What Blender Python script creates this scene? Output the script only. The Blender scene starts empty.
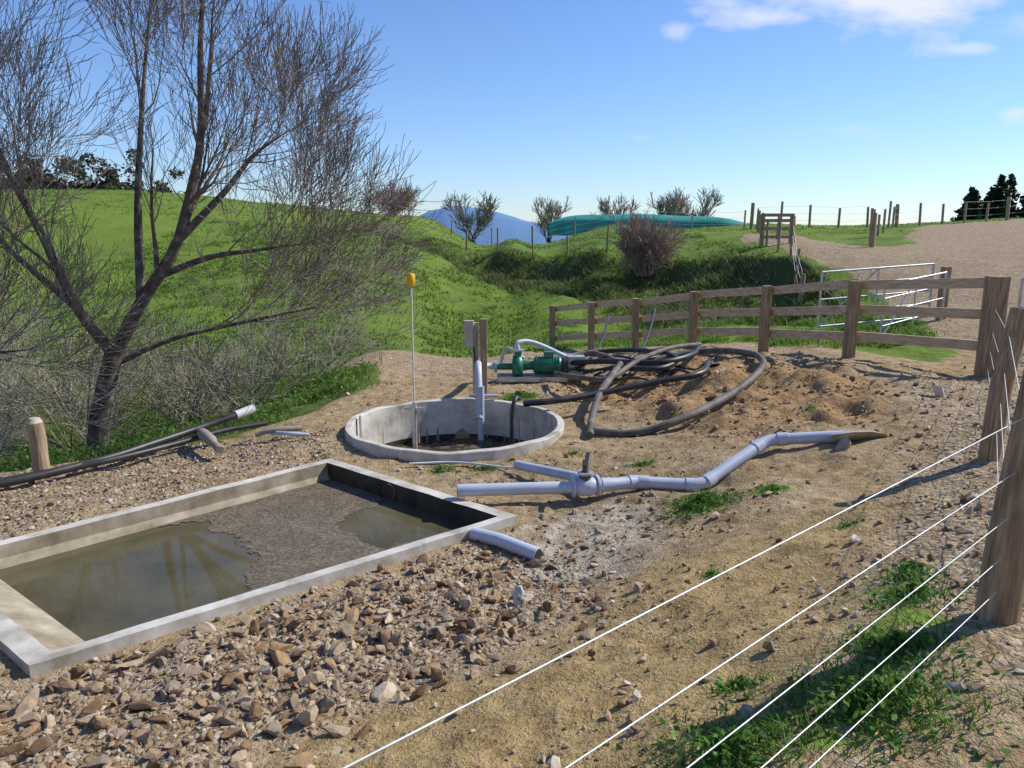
import bpy, bmesh, math, random, numpy as np
from mathutils import Vector, Matrix
random.seed(7); rng=np.random.default_rng(7)
scn=bpy.context.scene
LINK=bpy.context.collection.objects.link
# ------------------------------------------------------------ terrain
CP=[(0,-3,.9),(5,-3,1.2),(-5,-3,.6),(-10,0,.2),(0,0,.85),(2,0,1.0),(-2,0,.5),(1.9,2.9,.9),(.8,2.4,.7),(-.3,2.5,.45),(-1.5,3,.12),(-3,3,.02),
(0,4,.15),(1,4,.38),(2,4.5,.58),(3,4.5,.8),(1.5,6,.2),(3,6,.45),(4,6.2,.62),(5,6,.8),(6,3,1.1),(10,8,1.0),(12,2,1.3),
(-2,8.2,0),(.1,6.4,0),(-2.8,4.1,0),(-4.2,5.9,0),(-5,5,0),(-.7,8,0),(-.7,11.3,0),(.9,9.7,0),(-2.3,9.7,0),(.4,5.5,-.05),(1.2,8,.03),
(3.2,7,.42),(2.65,9.6,.35),(3.55,11.3,.5),(1.0,8.8,.05),(-.2,12.3,0),(-2.5,17.2,-.2),(.3,17,-.25),(-3.3,14.4,-.15),(-3,9.1,-.05),(-3.8,13.4,-.5),(-4.9,11.7,-.6),(-6.15,11,-.8),
(-5.4,7.8,-.1),(-8,8,-.5),(-10,12,-1.2),(-6,16,-1.3),(-2,24.8,-.9),(-2.4,30.5,.1),(-3.1,39,1.4),(-6.4,61,3.2),(-14,63,3.9),(-26,65,4.8),(-43,65,4.8),(-15,28,.3),
(-6,95,.5),(-30,95,.5),(6.9,61,2.5),(0,38.5,1.6),(0,35,.6),(3.4,31.5,1.0),(3,25,-.75),(2,29,.15),(5.4,30,.9),(5.2,28,-.1),(6.1,34,1.55),(9.7,26,1.6),(8.75,23.4,.8),(5.4,21.8,-.1),(7.3,19.4,.2),(8.2,16,.6),(11.3,22.6,1.3),(11.1,17.5,.9),(8,12.5,.7),
(4,46,2.1),(-5,50,2.45),(0,21,-.8),(18.7,33.4,2.1),(26.6,43,2.7),(15,30.5,1.9),(19.8,46,2.5),(12,46,2.3),(16,61,2.75),(40,61,3.2),(60,66,3.2),(20,95,0),(60,95,0),(-80,95,1),
(6.4,10.2,.55),(5.15,11.65,.55),(4.42,13.4,.39),(3.58,15.05,.22),(2.7,16.6,-.07),(1.89,18,-.32),(1.03,19.5,-.57),(-300,400,-25),(0,400,-25),(300,400,-25),(-60,30,1),(60,20,2.5)]
cp=np.array(CP)
def Wp(x,y): return np.arcsinh(x/4.0), np.arcsinh(y/4.0)
cu,cv=Wp(cp[:,0],cp[:,1]); C2=0.025
A_=np.sqrt((cu[:,None]-cu)**2+(cv[:,None]-cv)**2+C2)
n_=len(cp); M_=np.zeros((n_+3,n_+3)); M_[:n_,:n_]=A_-np.eye(n_)*0.006; M_[:n_,n_]=1;M_[:n_,n_+1]=cu;M_[:n_,n_+2]=cv; M_[n_:,:n_]=M_[:n_,n_:].T
sol=np.linalg.solve(M_,np.r_[cp[:,2],0,0,0])
def Hbase(x,y):
    u,v=Wp(x,y); r=sol[n_]+sol[n_+1]*u+sol[n_+2]*v
    for i in range(n_): r=r+sol[i]*np.sqrt((u-cu[i])**2+(v-cv[i])**2+C2)
    return r
TAB=rng.random((256,256))
def vnoise(x,y):
    xi=np.floor(x).astype(int); yi=np.floor(y).astype(int); fx=x-xi; fy=y-yi
    fx=fx*fx*(3-2*fx); fy=fy*fy*(3-2*fy)
    g=lambda a,b: TAB[a&255,b&255]
    return (g(xi,yi)*(1-fx)+g(xi+1,yi)*fx)*(1-fy)+(g(xi,yi+1)*(1-fx)+g(xi+1,yi+1)*fx)*fy-.5
def fbm(x,y,s,o=4,g=.5):
    r=0;a=1;tot=0
    for i in range(o):
        r=r+a*vnoise((x*.8+y*.6)*s+17.3*i,(y*.8-x*.6)*s+9.1*i); tot+=a; a*=g; s*=2.03
    return r/tot*2
def sd(x,y,poly,closed=True):
    x=np.asarray(x,float);y=np.asarray(y,float)
    d=np.full(x.shape,1e9); ins=np.zeros(x.shape,bool); n=len(poly)
    for i in range(n if closed else n-1):
        ax,ay=poly[i]; bx,by=poly[(i+1)%n]; ex,ey=bx-ax,by-ay
        t=np.clip(((x-ax)*ex+(y-ay)*ey)/(ex*ex+ey*ey+1e-12),0,1)
        d=np.minimum(d,np.hypot(x-ax-t*ex,y-ay-t*ey))
        if ey!=0 and closed:
            c=((ay>y)!=(by>y))&(x<(bx-ax)*(y-ay)/ey+ax); ins^=c
    return np.where(ins,d,-d)
def sm(d,a,b): 
    t=np.clip((d-a)/(b-a),0,1); return t*t*(3-2*t)
pA,pB,pC,pD=(-1.95,7.95),(.043,6.27),(-2.73,3.95),(-4.44,5.31)
POND=[pA,pB,pC,pD]
TC=(-.71,9.37); TR=1.33
WORK=[(-40,-20),(-20,3),(-9,6.3),(-5.7,8.2),(-3.9,9.5),(-2.9,10.6),(-2.3,12.6),(-2.6,14.0),(-3.6,14.8),(-3.6,17.3),(-1.5,17.9),(1.2,18.6),(2.9,17.4),(4.7,15.0),(5.6,12.8),(6.4,11.0),(7.5,13.5),(8.6,17),(9.6,20.5),(9.9,23),(9.6,26),(9.8,34),(12.5,40),(14,39),(12.7,33),(13,28.5),(15.5,30),(18,36),(24,46),(33,50),(30,38),(24,28),(20,20),(18,12),(18,-20)]
ROCK=[(-6,2),(-1.6,2.0),(-1.19,3.08),(-.58,3.6),(.05,3.98),(.62,4.69),(.5,5.2),(.1,5.75),(-.35,5.8),(-2.73,3.8),(-2.95,4.0),(-6,6.4)]
GTL=[(-2.0,8.3),(-4.6,5.5),(-6,4.2),(-9,6),(-5.6,8),(-3.8,9.2),(-2.4,9.5)]
GR=[(6.4,10.3),(5.1,9.9),(3.65,6.6),(2.6,5.2),(2.2,4.2),(1.7,2.9),(2.3,1),(8,1),(14,10),(9,12)]
ORNG=[(.6,12.2),(1.3,10.4),(1.7,9.2),(2.4,8.0),(3.2,7.6),(4.3,7.9),(4.9,9.6),(4.4,11.8),(3.4,13),(2.0,13.2)]
SAND=[(-1.6,1.5),(-1.1,3.0),(.1,3.9),(.8,4.9),(1.9,5.3),(3.0,6.0),(3.3,5.6),(2.3,4.4),(1.6,3.3),(.9,2.2),(.6,1.2)]
WET=[(.0,6.2),(.15,5.2),(.9,5.1),(1.4,6.0),(1.2,6.65),(.3,6.7)]
GBR=[(.4,2.2),(.75,2.6),(1.2,2.75),(1.7,3.6),(2.1,3.7),(2.0,3.0),(1.75,2.4),(1.2,1.7),(.6,1.8)]
BROW=[(-9,45),(-5,42),(-1,38.5),(2,34.8),(4.5,32.3),(6.5,30.5),(8.2,28),(9.3,25.5),(9.2,22),(8.2,18.5)]
BANK=BROW+[(6,20),(4.5,24),(3,27),(.5,31),(-3,36),(-8,40)]
MAIN=[(-.5,6.7,.15),(.63,6.80,.15),(1.18,7.0,.13),(1.78,6.93,.12),(2.56,7.45,.42),(3.25,7.3,.5)]
def H(x,y):
    x=np.asarray(x,float);y=np.asarray(y,float)
    z=Hbase(x,y)
    wk=sm(sd(x,y,WORK),-.4,.4); far=sm(y,18,30)
    z=z+wk*(fbm(x,y,1.3,4)*.075+fbm(x,y,6,3)*.024)+(1-wk)*(fbm(x,y,.8,4)*.17)*(1-far*.3)+(1-wk)*far*fbm(x,y,.22,3)*.22*(1-sm(y,40,52))
    og=sm(sd(x,y,ORNG),-.3,.6); z=z+og*(fbm(x+3,y,1.9,4)*.22)
    rk=sm(sd(x,y,ROCK),-.1,.3); z=z+rk*(fbm(x+8,y,4,3)*.05+.03)
    sdn=sm(sd(x,y,SAND),-.2,.3); z=z+sdn*fbm(x,y,3.5,3)*.04
    bk=sd(x,y,BANK); db=-sd(x,y,BROW,False)
    bin_=sm(bk,-.1,.3); z=z-bin_*(.55*np.exp(-((db-1.5)/1.6)**2))+bin_*fbm(x,y,.9,4)*.35+sm(.8-db,0,.8)*.18*sm(y,20,26)*sm(40-y,0,4)
    for (a,c) in zip(MAIN[:-1],MAIN[1:]):
        ex,ey=c[0]-a[0],c[1]-a[1]; t=np.clip(((x-a[0])*ex+(y-a[1])*ey)/(ex*ex+ey*ey),0,1 if c is not MAIN[-1] else .75)
        dd=np.hypot(x-a[0]-t*ex,y-a[1]-t*ey); zz=a[2]+(c[2]-a[2])*t; nr=sm(.5-dd,0,.35); z=z*(1-nr)+np.minimum(z,zz-.045)*nr
    dp=sd(x,y,POND); near=sm(dp,-.5,-.05); z=z*(1-near)+np.clip(z,0,.05)*near
    dt=TR-np.hypot(x-TC[0],y-TC[1]); near=sm(dt,-.5,-.05); z=z*(1-near)+np.clip(z,-.02,.07)*near
    z=np.where(dp>.07,-.7,z); z=np.where(dt>.06,-1.4,z)
    return z
def Hs(x,y): return float(H(np.array([x]),np.array([y]))[0])
# ------------------------------------------------------------ materials
def newmat(name):
    m=bpy.data.materials.new(name); m.use_nodes=True; nt=m.node_tree
    return m,nt,nt.nodes['Principled BSDF']
class N:
    def __init__(s,nt): s.nt=nt
    def n(s,t,**k):
        o=s.nt.nodes.new(t)
        for a,b in k.items(): setattr(o,a,b)
        return o
    def l(s,a,b): s.nt.links.new(a,b)
    def noise(s,vec,scale,det=4,rough=.6):
        o=s.n('ShaderNodeTexNoise'); o.inputs['Scale'].default_value=scale; o.inputs['Detail'].default_value=det; o.inputs['Roughness'].default_value=rough
        if vec is not None: s.l(vec,o.inputs['Vector'])
        return o.outputs['Fac']
    def ramp(s,f,stops):
        o=s.n('ShaderNodeValToRGB'); e=o.color_ramp.elements
        e[0].position=stops[0][0]; e[0].color=(*stops[0][1],1); e[1].position=stops[-1][0]; e[1].color=(*stops[-1][1],1)
        for p,c in stops[1:-1]:
            q=e.new(p); q.color=(*c,1)
        s.l(f,o.inputs['Fac']); return o.outputs['Color']
    def mix(s,f,a,b,mode='MIX'):
        o=s.n('ShaderNodeMix',data_type='RGBA',blend_type=mode)
        for sock,v in ((o.inputs[0],f),(o.inputs[6],a),(o.inputs[7],b)):
            if isinstance(v,(int,float)): sock.default_value=v
            elif isinstance(v,tuple): sock.default_value=(*v,1)
            else: s.l(v,sock)
        return o.outputs[2]
    def math(s,op,a,b=None,c=None,clamp=False):
        o=s.n('ShaderNodeMath',operation=op,use_clamp=clamp)
        for i,v in enumerate((a,b,c)):
            if v is None: continue
            if isinstance(v,(int,float)): o.inputs[i].default_value=v
            else: s.l(v,o.inputs[i])
        return o.outputs[0]
    def bump(s,h,strength,dist,nrm=None):
        o=s.n('ShaderNodeBump'); o.inputs['Strength'].default_value=strength; o.inputs['Distance'].default_value=dist
        s.l(h,o.inputs['Height'])
        if nrm is not None: s.l(nrm,o.inputs['Normal'])
        return o.outputs[0]
def noisy(name,stops,scale=8,rough=.8,bs=.4,bd=.01,stretch=None,spec=.3,metal=0,attr=None,bscale=None):
    m,nt,b=newmat(name); g=N(nt)
    tc=g.n('ShaderNodeTexCoord').outputs['Object']
    if stretch:
        mp=g.n('ShaderNodeMapping'); mp.inputs['Scale'].default_value=stretch; g.l(tc,mp.inputs['Vector']); tc=mp.outputs[0]
    f=g.noise(tc,scale)
    if attr:
        a=g.n('ShaderNodeAttribute',attribute_name=attr).outputs['Fac']
        f=g.math('ADD',g.math('MULTIPLY',f,.4),g.math('MULTIPLY',a,.6))
    g.l(g.ramp(f,stops),b.inputs['Base Color']); b.inputs['Roughness'].default_value=rough; b.inputs['Metallic'].default_value=metal
    b.inputs['Specular IOR Level'].default_value=spec
    if bs: g.l(g.bump(g.noise(tc,bscale or scale*3),bs,bd),b.inputs['Normal'])
    return m
M={}
M['wood']=noisy('weathered_wood',[(.3,(.17,.11,.065)),(.45,(.3,.21,.125)),(.55,(.4,.28,.17)),(.7,(.52,.39,.25))],5,.85,.7,.008,(9,9,.6))
M['woodrail']=noisy('rail_wood',[(.3,(.36,.26,.16)),(.5,(.56,.42,.27)),(.7,(.66,.54,.38))],5,.85,.5,.006,(1.2,1.2,7))
M['woodpale']=noisy('pale_wood',[(.3,(.38,.33,.23)),(.7,(.64,.58,.46))],6,.85,.4,.004,(6,6,.7))
M['concrete']=noisy('concrete',[(.3,(.31,.27,.21)),(.45,(.48,.44,.38)),(.6,(.6,.57,.5)),(.75,(.7,.67,.61))],4,.85,.4,.006)
M['conc_dirty']=noisy('concrete_dirty',[(.3,(.2,.155,.095)),(.5,(.35,.29,.2)),(.7,(.5,.43,.33))],4,.85,.4,.006)
M['conc_wet_shade']=noisy('concrete_wet_shade',[(.3,(.02,.018,.012)),(.7,(.075,.068,.05))],5,.5,.3,.005)  # wet lower tank wall; also carries painted shade for the pond's far wall
M['sludge']=noisy('sludge',[(.35,(.02,.015,.01)),(.5,(.07,.05,.03)),(.65,(.2,.15,.1))],9,.5,.6,.02)
M['pvc']=noisy('grey_pvc',[(.35,(.42,.46,.54)),(.65,(.55,.59,.68))],4,.42,.1,.002,spec=.5)
M['dark']=noisy('dark_plastic',[(.3,(.015,.015,.015)),(.7,(.055,.05,.045))],6,.45,.2,.003,spec=.5)
M['hose']=noisy('dusty_hose',[(.3,(.07,.058,.05)),(.7,(.22,.185,.15))],5,.65,.3,.003)
M['greenpaint']=noisy('green_paint',[(.3,(.01,.12,.07)),(.7,(.03,.24,.14))],6,.4,.1,.002,spec=.5)
M['steel']=noisy('galvanised_steel',[(.3,(.4,.41,.42)),(.7,(.65,.66,.67))],9,.45,.1,.002,metal=.6)
M['wire']=noisy('fence_wire',[(.3,(.6,.6,.58)),(.7,(.8,.8,.78))],9,.45,0,0,metal=.3)
M['orange']=noisy('yellow_plastic',[(.3,(.8,.42,.01)),(.7,(.9,.5,.02))],5,.5,0,0)
M['white']=noisy('white_plastic',[(.3,(.6,.6,.57)),(.7,(.75,.75,.72))],5,.5,0,0)
M['bark']=noisy('bark',[(.3,(.05,.04,.033)),(.55,(.15,.125,.1)),(.75,(.38,.35,.3))],7,.9,.6,.01)
M['twig']=noisy('twigs',[(.3,(.15,.12,.1)),(.7,(.32,.27,.235))],3,.9,0,0)
M['twigpale']=noisy('pale_twigs',[(.3,(.17,.145,.11)),(.7,(.38,.34,.27))],3,.9,0,0)
M['redtwig']=noisy('red_twigs',[(.3,(.26,.17,.13)),(.7,(.5,.38,.32))],3,.9,0,0)
M['rock']=noisy('rock',[(.2,(.12,.07,.04)),(.36,(.27,.165,.085)),(.5,(.38,.25,.135)),(.58,(.22,.18,.14)),(.7,(.41,.3,.185)),(.85,(.56,.47,.36))],22,.9,.6,.006,attr='rnd')
M['pebble']=noisy('pebbles',[(.2,(.16,.1,.06)),(.42,(.34,.235,.14)),(.6,(.41,.32,.22)),(.85,(.58,.51,.41))],14,.9,.3,.004,attr='rnd')
M['palerock']=noisy('pale_rock',[(.3,(.45,.42,.36)),(.7,(.72,.7,.64))],8,.9,.5,.01)
M['tankgreen']=noisy('bladder_tank',[(.35,(.015,.2,.16)),(.65,(.06,.36,.3))],.6,.5,.2,.02)
def leafmat(name,stops):
    m,nt,b=newmat(name); g=N(nt)
    a=g.n('ShaderNodeAttribute',attribute_name='rnd').outputs['Fac']
    c=g.ramp(a,stops); g.l(c,b.inputs['Base Color']); b.inputs['Roughness'].default_value=.6; b.inputs['Specular IOR Level'].default_value=.25
    tr=g.n('ShaderNodeBsdfTranslucent'); g.l(c,tr.inputs['Color']); mx=g.n('ShaderNodeMixShader'); mx.inputs[0].default_value=.35
    g.l(b.outputs[0],mx.inputs[1]); g.l(tr.outputs[0],mx.inputs[2]); g.l(mx.outputs[0],nt.nodes['Material Output'].inputs['Surface'])
    return m
M['grass']=leafmat('grass_blades',[(0,(.07,.13,.02)),(.5,(.15,.26,.035)),(.85,(.26,.35,.07)),(1,(.4,.37,.18))])
M['drygrass']=leafmat('rough_grass',[(0,(.05,.07,.02)),(.45,(.12,.17,.04)),(.75,(.25,.25,.1)),(1,(.42,.36,.2))])
M['weed']=leafmat('weed_leaves',[(0,(.04,.11,.015)),(.6,(.12,.26,.04)),(1,(.24,.38,.08))])
M['pine']=leafmat('pine_foliage',[(0,(.008,.018,.008)),(1,(.03,.06,.02))])
M['scrub']=leafmat('scrub_foliage',[(0,(.04,.045,.02)),(.6,(.1,.095,.05)),(1,(.2,.16,.11))])
# ------------------------------------------------------------ mesh builder
class MB:
    def __init__(s): s.v=[];s.f=[];s.mi=[];s.mats=[];s.sm=[]
    def mat(s,k):
        if k not in s.mats: s.mats.append(k)
        return s.mats.index(k)
    def add(s,vs,fs,k,smooth=False):
        b=len(s.v); s.v.extend(vs); i=s.mat(k)
        for f in fs: s.f.append([b+q for q in f]); s.mi.append(i); s.sm.append(smooth)
    def beam(s,p,q,w,h,k,up=(0,0,1)):
        p=Vector(p);q=Vector(q); d=(q-p).normalized(); u=Vector(up)
        if abs(d.dot(u))>.98: u=Vector((0,1,0))
        sx=d.cross(u).normalized(); uu=sx.cross(d).normalized()
        vs=[]
        for c in (p,q):
            for a,b in ((-1,-1),(1,-1),(1,1),(-1,1)): vs.append(tuple(c+sx*a*w/2+uu*b*h/2))
        s.add(vs,[(3,2,1,0),(4,5,6,7),(0,1,5,4),(1,2,6,5),(2,3,7,6),(3,0,4,7)],k)
    def tube(s,pts,r,k,n=10,caps=True,smooth=True):
        pts=[Vector(p) for p in pts]; m=len(pts)
        rs=r if isinstance(r,(list,tuple)) else [r]*m
        vs=[];fs=[]; prev=None
        for i in range(m):
            d=(pts[min(i+1,m-1)]-pts[max(i-1,0)]).normalized()
            if prev is None:
                a=Vector((0,0,1)) if abs(d.z)<.9 else Vector((1,0,0)); x=d.cross(a).normalized()
            else: x=(prev-d*prev.dot(d)).normalized()
            prev=x; y=d.cross(x)
            for j in range(n):
                an=2*math.pi*j/n; vs.append(tuple(pts[i]+(x*math.cos(an)+y*math.sin(an))*rs[i]))
        for i in range(m-1):
            for j in range(n):
                fs.append((i*n+j,i*n+(j+1)%n,(i+1)*n+(j+1)%n,(i+1)*n+j))
        s.add(vs,fs,k,smooth)
        if caps:
            b0=vs[:n]; b1=vs[-n:]; s.add(b0,[tuple(range(n))[::-1]],k); s.add(b1,[tuple(range(n))],k)
    def obj(s,name,parent=None,bevel=0,rnd=None):
        me=bpy.data.meshes.new(name); me.from_pydata([tuple(v) for v in s.v],[],s.f)
        for k in s.mats: me.materials.append(M[k])
        me.polygons.foreach_set('material_index',s.mi); me.polygons.foreach_set('use_smooth',s.sm); me.update()
        o=bpy.data.objects.new(name,me); LINK(o)
        if parent: o.parent=parent
        if bevel:
            b=o.modifiers.new('bevel','BEVEL'); b.width=bevel; b.segments=2; b.limit_method='ANGLE'
        return o
def empty(name,loc=(0,0,0)):
    e=bpy.data.objects.new(name,None); LINK(e); return e
def smooth(pts,sub=8):
    P=[Vector(p) for p in pts]; P=[2*P[0]-P[1]]+P+[2*P[-1]-P[-2]]; out=[]
    for i in range(1,len(P)-2):
        a,b,c,d=P[i-1:i+3]
        for j in range(sub):
            t=j/sub; out.append(.5*((2*b)+(c-a)*t+(2*a-5*b+4*c-d)*t*t+(3*b-a-3*c+d)*t**3))
    out.append(P[-2]); return out
def bulk(name,V,F,mat,rnd=None,smoothf=False):
    me=bpy.data.meshes.new(name); V=np.asarray(V,np.float32); F=np.asarray(F,np.int32); k=F.shape[1]
    me.vertices.add(len(V)); me.vertices.foreach_set('co',V.ravel())
    me.loops.add(F.size); me.loops.foreach_set('vertex_index',F.ravel())
    me.polygons.add(len(F)); me.polygons.foreach_set('loop_start',np.arange(0,F.size,k,dtype=np.int32)); me.polygons.foreach_set('loop_total',np.full(len(F),k,np.int32))
    me.polygons.foreach_set('use_smooth',np.full(len(F),smoothf))
    if rnd is not None:
        a=me.attributes.new('rnd','FLOAT','POINT'); a.data.foreach_set('value',np.asarray(rnd,np.float32))
    me.update(calc_edges=True); me.validate(); me.materials.append(mat)
    o=bpy.data.objects.new(name,me); LINK(o); return o
# ------------------------------------------------------------ ground
def grow(a,first,g,lim):
    out=[];s=first;x=a
    while abs(x)<lim: s*=g; x+=s; out.append(x)
    return out
xr=np.arange(-6,7.01,.05); xs=np.r_[[-6-(q) for q in grow(0,.05,1.055,900)][::-1],xr,[7+q for q in grow(0,.05,1.055,900)]]
yr=np.arange(2,14.01,.05); ys=np.r_[[2-q for q in grow(0,.05,1.2,12)][::-1],yr,[14+q for q in grow(0,.05,1.033,1500)]]
X,Y=np.meshgrid(xs,ys); Z=H(X,Y); ny,nx=X.shape
idx=np.arange(nx*ny).reshape(ny,nx)
F=np.stack([idx[:-1,:-1],idx[:-1,1:],idx[1:,1:],idx[1:,:-1]],-1).reshape(-1,4)
m,nt,b=newmat('ground'); g=N(nt); M['ground']=m
ground=bulk('ground',np.stack([X.ravel(),Y.ravel(),Z.ravel()],1),F,m,smoothf=True)
nz=fbm(X,Y,1.1,4)*.35; nz2=fbm(X+50,Y,3,3)*.15
grassm=1-sm(sd(X,Y,WORK)+nz,-.25,.25)
gb=sm(sd(X,Y,GBR)+nz2,-.1,.15)*sm(fbm(X,Y,4,4),-.05,.4); grassm=np.maximum(grassm,gb*.65)
for (a,c,r) in [(1.6,6.2,.25),(2.2,6.2,.15),(-.28,7.8,.1),(-.76,7.8,.13),(.12,11.3,.3)]:
    grassm=np.maximum(grassm,.6*sm(r-np.hypot(X-a,Y-c)+nz2,-.1,.1))
rock=np.maximum.reduce([sm(sd(X,Y,ROCK)+nz2,-.15,.15),sm(sd(X,Y,GTL)+nz2,-.15,.15),sm(sd(X,Y,GR)+nz,-.4,.3)*.9,sm(Y+nz,12.5,14)*.8])
orng=sm(sd(X,Y,ORNG)+nz*1.5,-.4,.7)*.85
sand=sm(sd(X,Y,SAND)+nz2,-.25,.25)
wet=sm(sd(X,Y,WET)+nz2*2.2,-.1,.35)
bank=sm(sd(X,Y,BANK)+nz*2,-.4,.6)
MUD=[(.0,6.6),(.1,4.9),(1.0,4.8),(1.9,5.9),(2.0,7.0),(1.2,8.2),(-.2,8.3),(-.5,7.4)]
mud=sm(sd(X,Y,MUD)+nz,-.3,.4)
FAR=sm(Y,100,250)
def cattr(name,r,g_,b_):
    a=ground.data.attributes.new(name,'FLOAT_COLOR','POINT'); d=np.stack([r.ravel(),g_.ravel(),b_.ravel(),np.ones(r.size)],1).astype(np.float32); a.data.foreach_set('color',d.ravel())
left=sm(-X,1.5,4)*sm(20-Y,-4,4)
cattr('m1',grassm,rock,orng); cattr('m2',sand,wet,left); cattr('m3',bank,mud,FAR)
def sep(nm):
    a=g.n('ShaderNodeAttribute',attribute_name=nm); s=g.n('ShaderNodeSeparateColor'); g.l(a.outputs['Color'],s.inputs[0]); return s.outputs
m1=sep('m1'); m2=sep('m2'); m3=sep('m3'); pos=g.n('ShaderNodeNewGeometry').outputs['Position']
n_b=g.noise(pos,1.3,5,.6); n_m=g.noise(pos,7,6,.7); n_f=g.noise(pos,60,3,.6); n_g=g.noise(pos,.35,4,.65)
dirt=g.ramp(n_m,[(.3,(.21,.135,.065)),(.5,(.4,.28,.145)),(.7,(.54,.41,.24))])
dirt=g.mix(g.math('MULTIPLY_ADD',n_b,2.4,-.95,clamp=True),dirt,g.ramp(n_m,[(.3,(.3,.215,.125)),(.7,(.56,.45,.3))]))
dirt=g.mix(g.math('MULTIPLY',m3[1],g.math('MULTIPLY_ADD',n_b,2.5,-.8,clamp=True)),dirt,g.ramp(n_m,[(.3,(.13,.09,.05)),(.55,(.26,.19,.11)),(.7,(.4,.32,.21))]))
sandc=g.ramp(n_m,[(.3,(.27,.18,.075)),(.5,(.45,.31,.135)),(.7,(.57,.42,.21))])
sandc=g.mix(g.math('MULTIPLY_ADD',n_b,3,-1.3,clamp=True),sandc,g.ramp(n_m,[(.3,(.2,.145,.065)),(.7,(.42,.31,.165))]))
dirt=g.mix(m2[0],dirt,sandc)
oc=g.ramp(n_m,[(.3,(.18,.095,.045)),(.5,(.4,.24,.11)),(.7,(.53,.37,.2))])
dirt=g.mix(m1[2],dirt,oc)
wv=g.n('ShaderNodeVectorMath',operation='MULTIPLY_ADD'); nzc=g.n('ShaderNodeTexNoise'); nzc.inputs['Scale'].default_value=14; nzc.inputs['Detail'].default_value=2; g.l(pos,nzc.inputs['Vector'])
g.l(nzc.outputs['Color'],wv.inputs[0]); wv.inputs[1].default_value=(.06,.06,.06); g.l(pos,wv.inputs[2])
vo=g.n('ShaderNodeTexVoronoi'); vo.inputs['Scale'].default_value=24; g.l(wv.outputs[0],vo.inputs['Vector'])
sc=g.n('ShaderNodeSeparateColor'); g.l(vo.outputs['Color'],sc.inputs[0])
gc=g.ramp(sc.outputs[0],[(0,(.19,.12,.07)),(.4,(.36,.255,.155)),(.7,(.46,.36,.25)),(1,(.6,.51,.4))])
dirt=g.mix(g.math('MULTIPLY',m1[1],g.math('ADD',g.math('MULTIPLY',n_m,.9),.2,clamp=True),clamp=True),dirt,gc)
wc=g.ramp(n_m,[(.35,(.3,.22,.13)),(.5,(.48,.41,.31)),(.7,(.7,.65,.56))])
dirt=g.mix(g.math('MULTIPLY',m2[1],.85),dirt,wc)
dirt=g.mix(.4,dirt,g.ramp(n_f,[(.3,(.4,.37,.33)),(.5,(1,1,1)),(.8,(1.25,1.25,1.2))]),'MULTIPLY')
gr=g.ramp(n_m,[(.25,(.055,.085,.018)),(.45,(.13,.2,.028)),(.6,(.19,.28,.04)),(.8,(.28,.35,.075))])
gr2=g.ramp(n_g,[(.3,(.13,.14,.045)),(.48,(.165,.24,.035)),(.7,(.235,.33,.05))])
gr=g.mix(.55,gr,gr2)
gr=g.mix(g.math('MULTIPLY_ADD',n_b,5,-2.7,clamp=True),gr,(.075,.11,.025))
und=g.ramp(n_m,[(.35,(.06,.06,.03)),(.5,(.11,.15,.035)),(.6,(.18,.16,.09)),(.75,(.15,.26,.04))])
gr=g.mix(g.math('MULTIPLY',m2[2],.85),gr,und)
bkc=g.ramp(n_m,[(.3,(.04,.05,.02)),(.48,(.09,.12,.03)),(.6,(.16,.21,.045)),(.75,(.22,.19,.1))])
gr=g.mix(g.math('MULTIPLY',m3[0],.8),gr,bkc)
nr=g.n('ShaderNodeNewGeometry').outputs['Normal']; sx=g.n('ShaderNodeSeparateXYZ'); g.l(nr,sx.inputs[0])
steep=g.math('MULTIPLY_ADD',sx.outputs[2],-9,8.3,clamp=True)
gr=g.mix(g.math('MULTIPLY',steep,.7),gr,(.09,.085,.04))
gf=g.math('ADD',m1[0],g.math('MULTIPLY',g.math('SUBTRACT',n_m,.5),.7)); gf=g.math('MULTIPLY_ADD',gf,4,-1.5,clamp=True)
g.l(g.mix(gf,dirt,gr),b.inputs['Base Color']); b.inputs['Roughness'].default_value=.95; b.inputs['Specular IOR Level'].default_value=.15
bh=g.math('ADD',g.math('MULTIPLY',n_m,1.4),g.math('MULTIPLY',n_f,.3)); bh=g.math('SUBTRACT',bh,g.math('MULTIPLY',g.math('MULTIPLY',vo.outputs['Distance'],m1[1]),.7))
g.l(g.bump(bh,.95,.055),b.inputs['Normal'])
# ------------------------------------------------------------ rocks
def ico(sub,var):
    bm=bmesh.new(); bmesh.ops.create_icosphere(bm,subdivisions=sub,radius=1)
    v=np.array([q.co[:] for q in bm.verts]); f=np.array([[q.index for q in p.verts] for p in bm.faces]); bm.free()
    out=[]
    for i in range(var):
        w=v.copy()
        for _ in range(11 if sub>1 else 7):
            d=rng.normal(size=3); d/=np.linalg.norm(d); c=rng.uniform(.3,.75); pr=w@d
            w-=np.outer(np.maximum(pr-c,0),d)*.98
        w/=np.abs(w).max(); w*=1+rng.normal(size=(len(w),1))*(.02 if sub>1 else .05)
        out.append(w*rng.uniform([.9,.6,.4],[1.3,1,.8]))
    return out,f
def rots(n):
    q=rng.normal(size=(n,4)); q/=np.linalg.norm(q,axis=1)[:,None]; w,x,y,z=q.T
    return np.stack([np.stack([1-2*(y*y+z*z),2*(x*y-z*w),2*(x*z+y*w)],-1),np.stack([2*(x*y+z*w),1-2*(x*x+z*z),2*(y*z-x*w)],-1),np.stack([2*(x*z-y*w),2*(y*z+x*w),1-2*(x*x+y*y)],-1)],1)
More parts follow.
